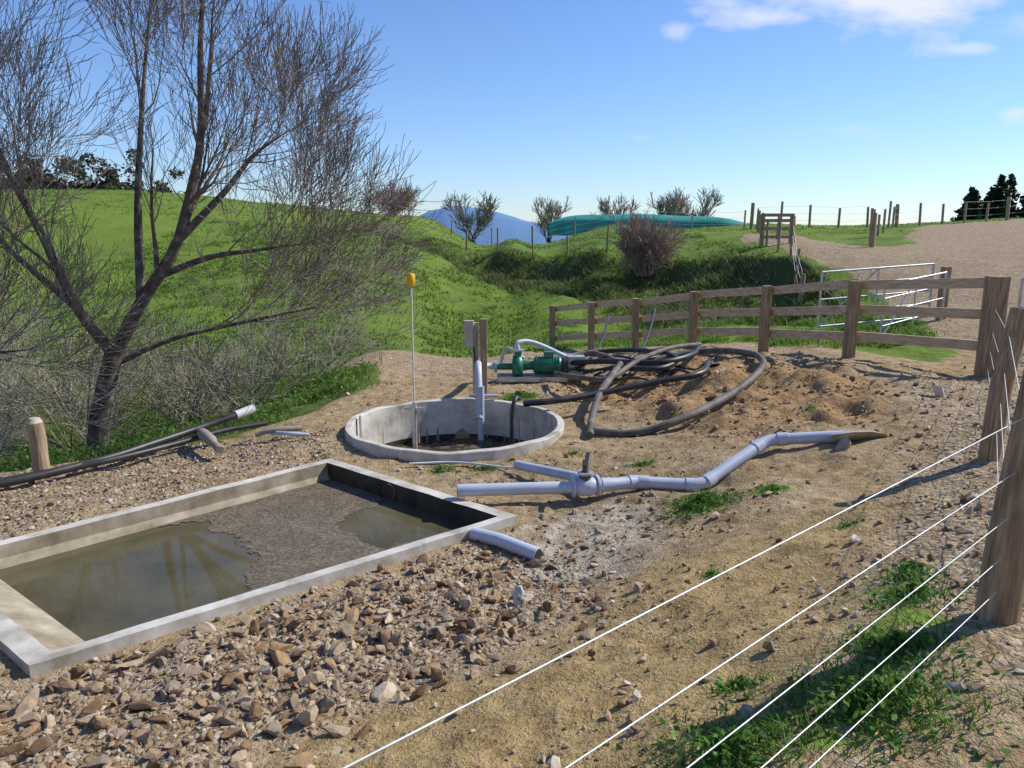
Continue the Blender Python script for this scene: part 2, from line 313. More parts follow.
def sample(poly,n,dens=None,edge=.08):
    P=np.array(poly); lo=P.min(0)-.3;hi=P.max(0)+.3; out=np.zeros((0,2))
    while len(out)<n:
        q=rng.uniform(lo,hi,(n*3,2)); k=(sd(q[:,0],q[:,1],poly)>rng.exponential(edge,len(q))*rng.choice([-1,1],len(q)))
        k&=(sd(q[:,0],q[:,1],POND)<-.02)&(np.hypot(q[:,0]-TC[0],q[:,1]-TC[1])>TR+.03)
        if dens is not None: k&=rng.random(len(q))<dens(q[:,0],q[:,1])
        out=np.r_[out,q[k]]
    return out[:n]
def rocks(name,pts,rad,mat,sub=1,sink=.25,flat=.8):
    vs,f=ico(sub,16); n=len(pts); vi=rng.integers(0,16,n); base=np.array(vs)[vi]; R=rots(n)
    V=np.einsum('nij,nvj->nvi',R,base)*rad[:,None,None]; V[:,:,2]*=flat
    z=H(pts[:,0],pts[:,1]); V+=np.stack([pts[:,0],pts[:,1],z+rad*(.5-sink)],1)[:,None,:]
    nv=base.shape[1]; FF=(f[None]+np.arange(n)[:,None,None]*nv).reshape(-1,3)
    return bulk(name,V.reshape(-1,3),FF,mat,np.repeat(rng.random(n),nv))
def ln(n,med,s,lo,hi): return np.clip(rng.lognormal(math.log(med),s,n),lo,hi)
rocks('rock_pile',sample(ROCK,3600,None,.2),ln(3600,.027,.5,.012,.075),M['rock'],2)
rocks('rock_pile',sample([(-6,2),(-1.6,2.0),(-1.19,3.0),(-.5,3.5),(.05,3.98),(.5,4.6),(.3,5.2),(-.8,5),(-2.73,3.7),(-6,5)],340,None,.15),ln(340,.052,.35,.035,.1),M['rock'],2)
rocks('gravel',sample(ROCK,6000,None,.25),ln(6000,.012,.35,.007,.022),M['pebble'])
rocks('gravel',sample(GTL,3400,None,.2),ln(3400,.018,.4,.008,.05),M['pebble'])
pg=sample(GR,4200,lambda x,y:np.exp(-np.hypot(x-2,y-3)/5),.4); rocks('gravel',pg,ln(4200,.018,.45,.008,.055),M['pebble'])
FL=[(-2,1.6),(-1,3),(.6,5),(.1,6.5),(-1.7,8.3),(-2.8,9.2),(-2.5,13),(1.5,17),(4,14),(6,10),(3,5),(1.5,2)]
rocks('pebbles',sample(FL,3600,lambda x,y:np.clip(.2+fbm(x,y,1,2)*1.6,0.03,1)),ln(3600,.011,.6,.005,.045),M['pebble'])
rocks('dirt_clods',sample(ORNG,900,None,.4),ln(900,.022,.5,.01,.08),M['rock'])
rocks('dirt_clods',sample(MUD,500,None,.4),ln(500,.016,.5,.008,.05),M['rock'])
rocks('pale_boulder',np.array([[.05,4.72]]),np.array([.1]),M['palerock'],2,.1)
rocks('pale_boulder',np.array([[2.1,4.45]]),np.array([.055]),M['palerock'],2,.1)
rocks('pale_boulder',np.array([[4.95,8.75]]),np.array([.14]),M['palerock'],2,.1)
rocks('concrete_lump',np.array([[3.4,7.42]]),np.array([.42]),M['conc_dirty'],2,.42,.3)
rocks('concrete_lump',np.array([[3.15,7.1]]),np.array([.16]),M['conc_dirty'],2,.4,.5)
# ------------------------------------------------------------ pond
def off(poly,d):
    n=len(poly); c=np.mean(poly,0); L=[]
    ds=d if isinstance(d,(list,tuple)) else [d]*n
    for i in range(n):
        a=np.array(poly[i]);b_=np.array(poly[(i+1)%n]); e=(b_-a)/np.linalg.norm(b_-a); nn=np.array([-e[1],e[0]])
        if nn@(c-a)<0: nn=-nn
        L.append((a+nn*ds[i],e))
    out=[]
    for i in range(n):
        p,e=L[i-1];q,f=L[i]; t=np.linalg.solve(np.array([e,-f]).T,q-p)[0]; out.append(tuple(p+e*t))
    return out
pond=empty('concrete_effluent_pond')
O=POND; I=off(POND,[.12,.09,.14,.11])
mb=MB(); zt=.075
for i in range(4):
    j=(i+1)%4
    a,b2,c,d=O[i],O[j],I[j],I[i]
    K=14
    for q in range(K):
        l=lambda p,r,t:(p[0]+(r[0]-p[0])*t,p[1]+(r[1]-p[1])*t); t0,t1=q/K,(q+1)/K
        jz=lambda t:zt+.002*math.sin(t*23+i*2)+.0015*math.sin(t*61)
        A0,A1,D0,D1=l(a,b2,t0),l(a,b2,t1),l(d,c,t0),l(d,c,t1); z0,z1=(jz(t0) if 0<q else zt),(jz(t1) if q<K-1 else zt)
        mb.add([(*A0,z0),(*A1,z1),(*D1,z1),(*D0,z0)],[(0,1,2,3)],'concrete')
        mb.add([(*A0,-.5),(*A1,-.5),(*A1,z1),(*A0,z0)],[(0,1,2,3)],'concrete')
        mb.add([(*D0,-.75),(*D1,-.75),(*D1,z1),(*D0,z0)],[(0,1,2,3)],'conc_wet_shade' if i==0 else 'conc_dirty')  # far-end face goes near-black: its shade is put into the colour
mb.obj('pond_walls',pond)
I2=off(POND,[.12,.09,.52,.11]); mb=MB()
mb.add([(*I[2],.04),(*I[3],.04),(*I2[3],-.14),(*I2[2],-.14)],[(0,1,2,3)],'conc_dirty')
I3=off(POND,[.12,.09,.14,.17]); mb.add([(*I[3],-.03),(*I[0],-.05),(*I3[0],-.125),(*I3[3],-.125)],[(0,1,2,3)],'conc_dirty')
mb.obj('pond_apron',pond)
mb=MB(); e=np.array(pB)-np.array(pA); e/=np.linalg.norm(e); nn=np.array([-e[1],e[0]]); 
if nn@(np.array(pC)-np.array(pA))<0: nn=-nn
pc=np.array(pA)+e*1.1+nn*.118; 
mb.tube([(*pc,-.02),(*(pc+nn*.02),-.02)],.085,'hose',20); mb.tube([(*(pc+nn*.022),-.02),(*(pc+nn*.026),-.02)],.074,'dark',20)  # flush dark disc paints the shaded opening; no bore is modelled
mb.obj('inlet_pipe',pond)
m,nt,b=newmat('murky_water'); g=N(nt); pos=g.n('ShaderNodeNewGeometry').outputs['Position']
g.l(g.ramp(g.noise(pos,1.2,4),[(.35,(.075,.066,.034)),(.65,(.13,.112,.062))]),b.inputs['Base Color']); b.inputs['Roughness'].default_value=.035; b.inputs['IOR'].default_value=1.33
g.l(g.bump(g.noise(pos,3,3),.05,.01),b.inputs['Normal']); M['water']=m
IW=off(POND,.05)
mb=MB(); mb.add([(*p,-.1) for p in IW],[(0,1,2,3)],'water'); mb.obj('water',pond)
m,nt,b=newmat('scum_crust'); g=N(nt); pos=g.n('ShaderNodeNewGeometry').outputs['Position']; M['scum']=m
f=g.noise(pos,38,6,.75); f2=g.noise(pos,4,4,.6); g.l(g.mix(g.math('MULTIPLY_ADD',f2,2.5,-.9,clamp=True),g.ramp(f,[(.35,(.04,.03,.019)),(.5,(.115,.086,.053)),(.62,(.19,.15,.1)),(.75,(.38,.34,.28))]),g.ramp(f,[(.35,(.07,.052,.033)),(.5,(.18,.14,.09)),(.65,(.28,.23,.165)),(.75,(.5,.46,.39))])),b.inputs['Base Color']); b.inputs['Roughness'].default_value=.75
g.l(g.bump(f,.7,.015),b.inputs['Normal'])
SC=[(-1.82,7.95),(-1.19,7.5),(-1.3,7.1),(-1.62,6.75),(-1.35,6.3),(-1.06,6.05),(-.7,6.15),(-.5,5.8),(-1.2,5.2),(-1.95,4.9),(-1.9,5.45),(-2.23,6.1),(-2.79,6.45),(-3.3,6.4),(-2.65,7.2)]
gx=np.arange(-3.4,-.3,.015); gy=np.arange(4.7,8,.015); GX,GY=np.meshgrid(gx,gy)
inside=(sd(GX,GY,SC)+fbm(GX,GY,2.5,6,.68)*.32>0)&(sd(GX,GY,POND)>.11)&(sd(GX,GY,[I3[0],I3[3],(-3,3),(1,6)])>-.02)
ids=np.arange(GX.size).reshape(GX.shape); cell=inside[:-1,:-1]&inside[1:,:-1]&inside[:-1,1:]&inside[1:,1:]
FF=np.stack([ids[:-1,:-1],ids[:-1,1:],ids[1:,1:],ids[1:,:-1]],-1)[cell]
o=bulk('floating_scum',np.stack([GX.ravel(),GY.ravel(),(-.095+fbm(GX,GY,6,3)*.003).ravel()],1),FF,M['scum'],smoothf=True); o.parent=pond
# ------------------------------------------------------------ round tank
tank=empty('round_concrete_tank'); mb=MB()
def ringprof(prof,n,k):
    vs=[];fs=[]
    for i in range(n):
        a=2*math.pi*i/n
        for r,z in prof: vs.append((TC[0]+r*math.cos(a),TC[1]+r*math.sin(a),z+(.008*math.sin(a*5)+.005*math.sin(a*13) if z>0 else 0)))
    m=len(prof)
    for i in range(n):
        for j in range(m-1): fs.append((i*m+j,((i+1)%n)*m+j,((i+1)%n)*m+j+1,i*m+j+1))
    mb.add(vs,fs,k,False)
ringprof([(TR+.03,-.4),(TR+.03,.11),(TR+.02,.12),(TR-.05,.12),(TR-.06,.11),(TR-.06,-.38)],96,'concrete')
ringprof([(TR-.06,-.38),(TR-.065,-1.5)],96,'conc_wet_shade'); mb.obj('tank_wall',tank)
gx=np.linspace(-1.3,1.3,90); GX,GY=np.meshgrid(gx,gx); rr=np.hypot(GX,GY); ids=np.arange(GX.size).reshape(GX.shape); c_=(rr<TR-.03)
cell=c_[:-1,:-1]&c_[1:,1:]&c_[1:,:-1]&c_[:-1,1:]; FF=np.stack([ids[:-1,:-1],ids[:-1,1:],ids[1:,1:],ids[1:,:-1]],-1)[cell]
o=bulk('sludge',np.stack([(GX+TC[0]).ravel(),(GY+TC[1]).ravel(),(-.44+fbm(GX,GY,2.5,4)*.09).ravel()],1),FF,M['sludge'],smoothf=True); o.parent=tank
mb=MB()
mb.beam((-1.93,9.5,-.5),(-1.93,9.5,.16),.02,.06,'steel'); 
mb.tube([(-.43,10.45,.35),(-.43,10.4,-.6)],.045,'pvc',12); mb.tube(smooth([(.1,10.1,.25),(.05,9.9,.3),(0,9.8,.1),(0,9.75,-.6)]),.03,'dark',8)
mb.beam((-.6,10.62,.18),(-.2,10.62,.18),.1,.03,'steel')
mb.obj('tank_fittings',tank)
mb=MB(); mb.tube([(-1.27,9.75,-.6),(-1.27,9.75,1.8)],.011,'white',8); mb.tube([(-1.27,9.75,-.6),(-1.27,9.75,.28)],.03,'steel',8)
mb.tube([(-1.27,9.75,1.76),(-1.27,9.75,1.78),(-1.27,9.75,1.84),(-1.27,9.75,1.92),(-1.27,9.75,1.94)],[.02,.035,.05,.052,.03],'orange',14)
mb.beam((-1.4,9.75,.2),(-1.14,9.75,.2),.03,.03,'steel'); mb.obj('marker_pole')
mb=MB(); zb=Hs(-.45,11.0)
mb.beam((-.41,11.05,zb-.3),(-.41,11.05,1.22),.1,.1,'wood'); mb.beam((-.53,11.1,zb-.3),(-.53,11.1,1.16),.09,.07,'woodpale')
mb.beam((-.62,11.02,.82),(-.62,11.02,1.2),.13,.1,'woodpale'); mb.tube([(-.55,11.0,.82),(-.52,10.95,.4),(-.5,10.9,.1)],.015,'dark',6)
mb.obj('switch_box_post',bevel=.006)
# ------------------------------------------------------------ pvc pipes
pv=empty('pvc_pipeline'); mb=MB()
def pipe(pts,r=.058,k='pvc'): mb.tube(pts,r,k,18)
def corner(pts,rad=.12):
    P=[Vector(p) for p in pts]; out=[P[0]]
    for i in range(1,len(P)-1):
        a=(P[i-1]-P[i]).normalized(); c=(P[i+1]-P[i]).normalized()
        s=P[i]+a*rad; e=P[i]+c*rad
        for t in (0,.25,.5,.75,1): out.append(s*(1-t)**2+P[i]*2*t*(1-t)+e*t*t)
    out.append(P[-1]); return out
main=MAIN
pipe(corner(main))
def collar(p,q,r=.067,k='pvc'): mb.tube([p,q],r,k,18)
for i,t in ((1,.45),(1,.95),(2,.12),(2,.85),(3,.12),(3,.84),(4,.2)):
    a=Vector(main[i]);c=Vector(main[i+1]);d=(c-a).normalized(); p=a+(c-a)*t; collar(p-d*.05,p+d*.05)
mb.tube([(-.503,6.6997,.15),(-.498,6.70,.15)],.05,'dark',18)
pipe([(.05,7.7,.08),(.62,7.15,.13),(.8,6.9,.14)],.05); 
pipe([(-.32,5.95,.04),(-.1,5.8,.05),(.2,5.58,.02)],.055)
mb.tube([(.2,5.58,.02),(.206,5.575,.02)],.047,'dark',16)
mb.obj('pipes',pv)
mb=MB(); vx,vy=.68,6.82
mb.tube([(vx-.12,vy-.012,.15),(vx-.10,vy-.01,.15)],.1,'pvc',20); mb.tube([(vx+.1,vy+.03,.15),(vx+.12,vy+.035,.15)],.1,'pvc',20)
mb.tube([(vx-.1,vy-.01,.15),(vx-.05,vy,.15),(vx+.05,vy,.15),(vx+.1,vy+.02,.15)],[.07,.09,.09,.07],'pvc',18)
mb.tube([(vx,vy,.1),(vx,vy,.27),(vx,vy,.31),(vx,vy,.40)],[.07,.055,.03,.028],'hose',14)
mb.beam((vx-.015,vy-.12,.38),(vx+.03,vy+.1,.44),.035,.02,'dark'); mb.tube([(vx,vy,.27),(vx,vy,.29)],.075,'steel',14)
mb.obj('gate_valve',pv)
# ------------------------------------------------------------ pump
pump=empty('effluent_pump'); mb=MB(); px,py=.3,12.5; pz=Hs(px,py)+.02
mb.beam((px-.55,py-.18,pz+.04),(px+.6,py-.18,pz+.04),.06,.08,'steel'); mb.beam((px-.55,py+.18,pz+.04),(px+.6,py+.18,pz+.04),.06,.08,'steel')
mb.tube([(px+.05,py,pz+.24),(px+.08,py,pz+.24),(px+.5,py,pz+.24),(px+.53,py,pz+.24)],[.1,.145,.145,.1],'greenpaint',20)
for i in range(9): mb.tube([(px+.1+i*.045,py,pz+.24),(px+.115+i*.045,py,pz+.24)],.16,'greenpaint',20)
mb.beam((px+.3,py,pz+.4),(px+.3,py-.001,pz+.47),.16,.12,'greenpaint')
mb.tube([(px-.12,py,pz+.24),(px+.05,py,pz+.24)],[.09,.07],'greenpaint',16)
mb.tube([(px-.3,py,pz+.22),(px-.28,py,pz+.22),(px-.14,py,pz+.22),(px-.12,py,pz+.22)],[.1,.19,.19,.1],'greenpaint',24)
mb.tube([(px-.2,py-.02,pz+.3),(px-.2,py-.02,pz+.5)],.06,'greenpaint',14); mb.tube([(px-.2,py-.02,pz+.48),(px-.2,py-.02,pz+.51)],.1,'steel',14)
mb.tube([(px-.3,py,pz+.22),(px-.55,py,pz+.22)],.055,'greenpaint',14); mb.tube([(px-.55,py,pz+.22),(px-.58,py,pz+.22)],.1,'steel',14)
mb.tube([(px+.53,py,pz+.24),(px+.62,py,pz+.24)],.15,'dark',18)
mb.obj('motor_and_volute',pump)
mb=MB()
mb.tube(smooth([(px-.58,py,pz+.22),(px-.75,py-.1,pz+.25),(px-.8,py-.6,pz+.3),(px-.8,py-1.2,pz+.45),(px-.78,py-1.7,pz+.5),(px-.75,py-2.1,-.1)]),.05,'pvc',12)
mb.tube(smooth([(px-.2,py-.02,pz+.5),(px-.2,py,pz+.62),(px+.1,py+.15,pz+.58),(px+.8,py+.2,pz+.25)]),.04,'pvc',12)
mb.beam((px+.75,py+.1,pz+.05),(px+.75,py+.1,pz+.38),.3,.22,'steel')
mb.tube(smooth([(px-.5,py+.5,pz+.1),(px-.4,py+.4,pz+.45),(px-.1,py+.3,pz+.3)]),.035,'steel',10)
mb.obj('pump_pipework',pump)
# ------------------------------------------------------------ hoses
def hose(name,pts,r,k,clamp=True,sub=8):
    P=smooth(pts,sub)
    if clamp:
        zz=H(np.array([p.x for p in P]),np.array([p.y for p in P])); P=[Vector((p.x,p.y,max(p.z,z+r*.7))) for p,z in zip(P,zz)]
    mb=MB(); mb.tube(P,r,k,12); return mb.obj(name)
hose('suction_hose',[(.93,8.9,.07),(1.02,9.5,.15),(1.2,10.25,.3),(1.55,11.3,.42),(1.7,12.1,.4),(1.35,13.0,.4),(.85,12.8,.3)],.05,'hose')
hose('suction_hose',[(.97,9.0,.06),(1.52,8.85,.12),(2.13,8.97,.3),(2.88,9.7,.44),(3.5,10.6,.6),(3.6,11.4,.65),(3.15,12.3,.55),(2.2,12.2,.4),(1.35,11.6,.25)],.05,'hose')
hose('black_hose',[(.15,9.95,.22),(.6,10.0,.25),(1.17,10.2,.3),(1.9,10.35,.42),(2.6,10.5,.52),(2.9,11.2,.55)],.045,'dark')
hose('black_hose',[(.85,12.6,.3),(1.5,12.2,.4),(2.2,11.5,.5),(2.8,11.9,.55),(3.2,13,.5)],.045,'dark')
hose('black_hose',[(.8,13.0,.25),(1.4,13.4,.35),(2.2,13.0,.45),(2.6,12.0,.5),(2.2,11.3,.45),(1.5,11.6,.4)],.04,'dark')
hose('black_hose',[(1.1,12.4,.2),(1.5,13.4,.4),(1.75,14.4,.6),(2.0,15.8,.75)],.022,'dark',False)
hose('black_hose',[(1.3,12.0,.2),(2.1,12.9,.4),(2.5,14.0,.6),(2.9,15.6,.9)],.022,'dark',False)
hose('suction_hose',[(.7,12.2,.2),(.95,11.4,.3),(1.4,11.0,.35),(1.9,11.6,.5),(2.6,12.6,.55),(3.3,13.4,.5)],.04,'hose')
for i in range(6):
    a=rng.uniform([.6,10.6],[2,13]); pts=[(a[0],a[1],.2)]
    for j in range(4): a=a+rng.uniform([.1,-.6],[.7,.6]); pts.append((a[0],a[1],.2+rng.uniform(0,.25)))
    hose('black_hose',pts,rng.uniform(.015,.03),'dark')
hose('black_drain_pipe',[(-7.5,5.8,.0),(-6.2,6.6,.0),(-5.05,7.24,.03),(-4.43,7.97,.05),(-4.1,8.55,.08),(-3.8,9.05,.12),(-3.45,9.42,.2)],.045,'dark')
mb=MB(); mb.tube([(-3.47,9.40,.195),(-3.3,9.58,.24)],.055,'white',14); mb.obj('pipe_end_cap')
hose('black_drain_pipe',[(-5.6,6.9,.03),(-4.9,7.5,.03),(-4.3,8.0,.05),(-3.9,8.6,.05),(-3.5,9.1,.08),(-3.1,9.45,.08)],.035,'dark')
hose('white_cable',[(-1.1,7.9,.03),(-.6,7.95,.03),(-.1,7.75,.04),(.1,7.65,.06)],.012,'white')
mb=MB(); mb.tube(smooth([(-3.8,9.05,.06),(-3.68,8.85,.11),(-3.42,8.45,.13),(-3.25,8.25,.08)]),[.05]*8+[.065]*9+[.045]*8,'twigpale',10); mb.obj('log')
mb=MB(); mb.tube(smooth([(-3.1,9.0,.05),(-2.9,9.05,.1),(-2.6,9.2,.08)],6),[.035]*13,'twigpale',8); mb.tube(smooth([(-2.95,9.1,.05),(-2.7,8.95,.08),(-2.45,9.0,.05)],6),[.025]*13,'pvc',8); mb.obj('offcut_pile')
mb=MB(); mb.tube([(-5.07,7.95,-.4),(-5.07,7.95,.3),(-5.08,7.95,.47)],[.085,.085,.08],'wood',10); mb.tube([(-5.08,7.95,.47),(-5.08,7.95,.52)],[.08,.05],'woodpale',10); mb.obj('broken_fence_post')
# ------------------------------------------------------------ rail fence
P=[(6.4,10.2,.55,1.9),(5.15,11.65,.55,1.75),(4.42,13.4,.39,1.53),(3.58,15.05,.22,1.29),(2.7,16.6,-.07,1.02),(1.89,18,-.32,.83),(1.03,19.5,-.57,.56)]
rf=empty('timber_rail_fence')
for i,(x,y,zb,zt) in enumerate(P):
    mb=MB(); w=.22 if i==0 else .15; dx=random.uniform(-.04,.04)
    mb.beam((x,y,zb-.5),(x+dx,y,zt+random.uniform(-.03,.03)),w,w,'wood'); mb.obj('post_%d'%i,rf,bevel=.012)
for i in range(len(P)-1):
    a,c=P[i],P[i+1]; d=Vector((c[0]-a[0],c[1]-a[1],0)).normalized(); nrm=Vector((-d.y,d.x,0)); 
    if nrm.x<0: nrm=-nrm
    o1=nrm*.10
    for j,hh in enumerate((.93,.6,.28)):
        za=a[2]+hh*(a[3]-a[2]); zc=c[2]+hh*(c[3]-c[2])
        mb=MB(); mb.beam((a[0]+o1.x,a[1]+o1.y,za+random.uniform(-.02,.02)),(c[0]+o1.x,c[1]+o1.y,zc+random.uniform(-.02,.02)),.045,.14,'woodrail'); mb.obj('rail_%d_%d'%(i,j),rf,bevel=.006)
# ------------------------------------------------------------ near wire fence
wf=empty('wire_fence'); d=Vector((.743,.669,0)); P0=Vector((1.87,2.82,0))
mb=MB(); mb.tube([(2.03,2.98,.4),(2.06,3.0,1.2),(2.13,3.0,2.05)],[.085,.082,.078],'wood',14); mb.obj('near_post',wf)
mb=MB(); mb.tube([(3.98,6.2,.2),(4.02,6.2,1.2),(4.12,6.22,1.86)],[.085,.082,.08],'wood',14); mb.obj('mid_post',wf)
for u in (-4.5,3.0):
    q=P0+d*u+Vector((.1,.1,0)); zb=Hs(q.x,q.y); mb=MB(); mb.tube([(q.x,q.y,zb-.4),(q.x,q.y,1.9)],.08,'wood',12); mb.obj('end_post',wf)
mb=MB()
for z in (1.77,1.54,1.345,1.18,1.04):
    pts=[P0+d*u+Vector((0,0,z-.006*math.cos((u)*.8+z*7))) for u in np.linspace(-4.5,3.0,14)]; mb.tube(pts,.002,'wire',6)
mb.obj('wires',wf)
mb=MB()
for z in (1.7,1.4,1.15,.9): mb.tube([(2.06,2.98,z),(4.03,6.2,z-.05),(6.4,10.2,z-.25)],.0025,'wire',5)
mb.obj('side_wires',wf)
# ------------------------------------------------------------ gates
def pipegate(name,a,c,zb1,zb2,h,nr=5,mesh=False):
    e=empty(name); mb=MB(); a=Vector((*a,zb1));c=Vector((*c,zb2)); up=Vector((0,0,1))
    mb.tube([a,a+up*h],.022,'steel',8); mb.tube([c,c+up*h],.022,'steel',8); mid=(a+c)/2; mb.tube([mid,mid+up*h],.018,'steel',8)
    for i in range(nr): z=h*i/(nr-1); mb.tube([a+up*z,c+up*z],.02 if i in(0,nr-1) else .015,'steel',8)
    mb.tube([a,mid+up*h],.015,'steel',8)
    if mesh:
        for i in range(12): t=(i+.5)/12; q=a+(c-a)*t; mb.tube([q,q+up*h],.004,'steel',4)
    mb.obj('frame',e); return e
pipegate('pipe_gate',(5.95,14.9),(8.4,15.5),.62,.75,1.05); pipegate('pipe_gate',(6.7,13.9),(8.5,15.2),.5,.65,1.0,5)
pipegate('mesh_gate',(6.65,10.1),(9.2,9.3),.75,.85,1.1,4,True)
mb=MB(); z=Hs(8.6,15.4); mb.beam((8.6,15.4,z-.3),(8.6,15.4,1.75),.15,.15,'wood'); mb.obj('gate_post',bevel=.01)
e=empty('timber_gate'); mb=MB(); gx_,gy_=9.9,29.5; z=Hs(gx_,gy_)
mb.beam((gx_-.5,gy_,z-.2),(gx_-.5,gy_,z+1.15),.13,.13,'wood'); mb.beam((gx_+.6,gy_,z-.2),(gx_+.6,gy_,z+1.15),.13,.13,'wood')
for q in (.3,.6,.9,1.1): mb.beam((gx_-.5,gy_-.1,z+q),(gx_+.6,gy_-.1,z+q),.04,.12,'wood')
mb.obj('frame',e)
def postfence(name,path,sp,h,r=.05,wires=3):
    e=empty(name); mb=MB(); pts=[]
    for (a,c) in zip(path[:-1],path[1:]):
        L=math.dist(a,c); k=max(1,round(L/sp))
        for i in range(k): t=i/k; pts.append((a[0]+(c[0]-a[0])*t,a[1]+(c[1]-a[1])*t))
    pts.append(path[-1]); z=H(np.array([p[0] for p in pts]),np.array([p[1] for p in pts]))
    for i,((x,y),zz) in enumerate(zip(pts,z)):
        hh=h*random.uniform(.85,1.15); rr=r*(1.5 if i%5==0 else 1)
        mb.tube([(x,y,zz-.2),(x+random.uniform(-.06,.06),y,zz+hh)],rr,'wood',6)
    for k in range(wires): mb.tube([(x,y,zz+h*(.3+.6*k/(max(1,wires-1)))) for (x,y),zz in zip(pts,z)],.006,'wire',3,False)
    mb.obj('posts_and_wires',e)
postfence('post_and_wire_fence',[(-13,57),(-4,52),(4,50),(10.5,46),(13,44)],3.2,1.1,.05)
postfence('post_and_wire_fence',[(8.6,23),(9.3,26),(9.6,29.5)],1.7,1.1,.05)
postfence('post_and_wire_fence',[(10.6,29.5),(11.2,35),(14,45)],2.5,1.1,.05)
postfence('post_and_wire_fence',[(12.8,27.8),(14.2,31),(17,37),(22.5,46)],2.2,1.25,.06)
postfence('post_and_wire_fence',[(14,46),(22.5,46),(34,50),(52,56)],1.8,1.35,.07)
postfence('post_and_wire_fence',[(21,24),(27,36),(33,48)],2.5,1.25,.06)
postfence('post_and_wire_fence',[(-2.4,41),(1,36.8),(4,33)],2.6,1.0,.045)
# ------------------------------------------------------------ trees
def branch(mb,p,d,L,r,lev,maxlev,spec,side=0):
    nseg=4 if lev<3 else 3; pts=[p]; dd=d.copy(); seg=L/nseg
    for i in range(nseg):
        dd=(dd+Vector((random.gauss(0,.11),random.gauss(0,.11),random.gauss(0,.08)+spec['up']))).normalized(); pts.append(pts[-1]+dd*seg)
    rs=[max(r*(1-.75*i/nseg),spec['rmin']) for i in range(nseg+1)]
    mb.tube(pts,rs,'bark' if r>.03 else spec['tw'],6 if r>.03 else 3,False,r>.03)
    if lev<maxlev: spawn(mb,pts,rs,L,lev,maxlev,spec)
def spawn(mb,pts,rs,L,lev,maxlev,spec):
    n=spec['n'][lev]; m=len(pts)-1
    for i in range(n):
        t=random.uniform(.2,1) if i else 1; f=t*m; k=min(int(f),m-1); q=pts[k].lerp(pts[k+1],f-k); dr=(pts[k+1]-pts[k]).normalized()
        ax=Vector((random.gauss(0,1),random.gauss(0,1),random.gauss(0,1))); ax=(ax-dr*ax.dot(dr)).normalized()
        an=random.uniform(*spec['ang']) if i else .1
        nd=(dr*math.cos(an)+ax*math.sin(an)).normalized()
        rr=rs[k]*.6; LL=spec['len'][lev]*random.uniform(.6,1.25)*(1.15-.5*t)
        branch(mb,q,nd,LL,max(rr*.7,spec['rmin']),lev+1,maxlev,spec)
def tree(name,limbs,spec,loc=None,maxlev=4):
    e=empty(name); mb=MB()
    for pts,r0,r1,lv in limbs:
        S=smooth(pts,4); k=len(S); rs=[r0+(r1-r0)*i/(k-1) for i in range(k)]; mb.tube(S,rs,'bark',8,False)
        if lv>=0: spawn(mb,S[2:],rs[2:],1,lv,maxlev,spec)
    o=mb.obj('trunk_and_branches',e); return e
spec=dict(up=.12,rmin=.0037,tw='twig',n=[11,7,5,3,0],len=[1.5,.95,.6,.4],ang=(.3,.9))
limbs=[([(-6.2,11,-1.1),(-6.05,11,-.2),(-5.75,11,.75)],.17,.13,-1),
([(-5.75,11,.7),(-5.31,11.05,1.46),(-4.73,11.1,2.33),(-4.36,11.2,3.62),(-4.25,11.2,4.92),(-4.1,11.2,6.0)],.11,.02,0),
([(-5.75,11,.7),(-6.1,10.8,1.4),(-6.35,10.6,2.4),(-6.7,10.4,3.6),(-6.9,10.3,5.2)],.085,.02,0),
([(-5.1,11.05,1.8),(-4.2,10.8,2.1),(-3.5,10.6,2.2),(-2.8,10.5,2.3)],.055,.01,0),
([(-4.73,11.1,2.33),(-4.1,11.3,3.0),(-3.7,11.4,3.5),(-3.3,11.5,3.8)],.06,.012,0),
([(-5.31,11.05,1.46),(-5.4,11.4,2.8),(-5.3,11.6,4.2),(-5.1,11.7,5.6)],.075,.015,0),
([(-5.9,11,.5),(-5.0,11.2,.9),(-3.9,11.3,1.15),(-2.9,11.4,1.35)],.05,.012,0),
([(-4.55,11.1,2.9),(-4.2,11.0,3.9),(-4.0,10.9,4.8),(-3.9,10.8,5.3)],.05,.012,0),
([(-6.1,10.8,1.4),(-7.0,10.9,2.2),(-7.8,11,3.2)],.06,.012,0)]
tree('bare_tree',limbs,spec)
limbs=[([(-8.9,10.5,-1.2),(-8.7,10.5,.3),(-8.3,10.5,1.5)],.16,.12,-1),
([(-8.3,10.5,1.5),(-7.6,10.4,3),(-7.1,10.2,4.6),(-6.9,10.2,6.2)],.1,.02,0),
([(-8.4,10.5,1.3),(-8.6,10.3,3),(-8.5,10.2,5),(-8.2,10,6.5)],.1,.02,0),
([(-8.5,10.5,1.0),(-7.3,10.0,1.7),(-6.6,9.8,2.7),(-6.2,9.6,3.6)],.06,.012,0),
([(-8.6,10.5,.6),(-7.4,10.3,.8),(-6.5,10.2,.9)],.045,.01,0)]
tree('bare_tree',limbs,spec)
def shrubmesh(n,h,spread,spec,seed,lv=1,maxlev=3,r=.02):
    random.seed(seed); mb=MB()
    for i in range(n):
        a=random.uniform(0,6.28); d=Vector((math.cos(a)*spread,math.sin(a)*spread,1)).normalized()
        branch(mb,Vector((random.gauss(0,.15),random.gauss(0,.15),-.1)),d,h*random.uniform(.6,1.1),r,lv,maxlev,spec)
    return mb
s2=dict(up=.02,rmin=.0045,tw='twigpale',n=[8,7,5,3,0],len=[1.2,.8,.5,.3],ang=(.4,1.1))
shr=[shrubmesh(14,2.1,.9,s2,i,1,3).obj('bare_shrub') for i in (1,2)]
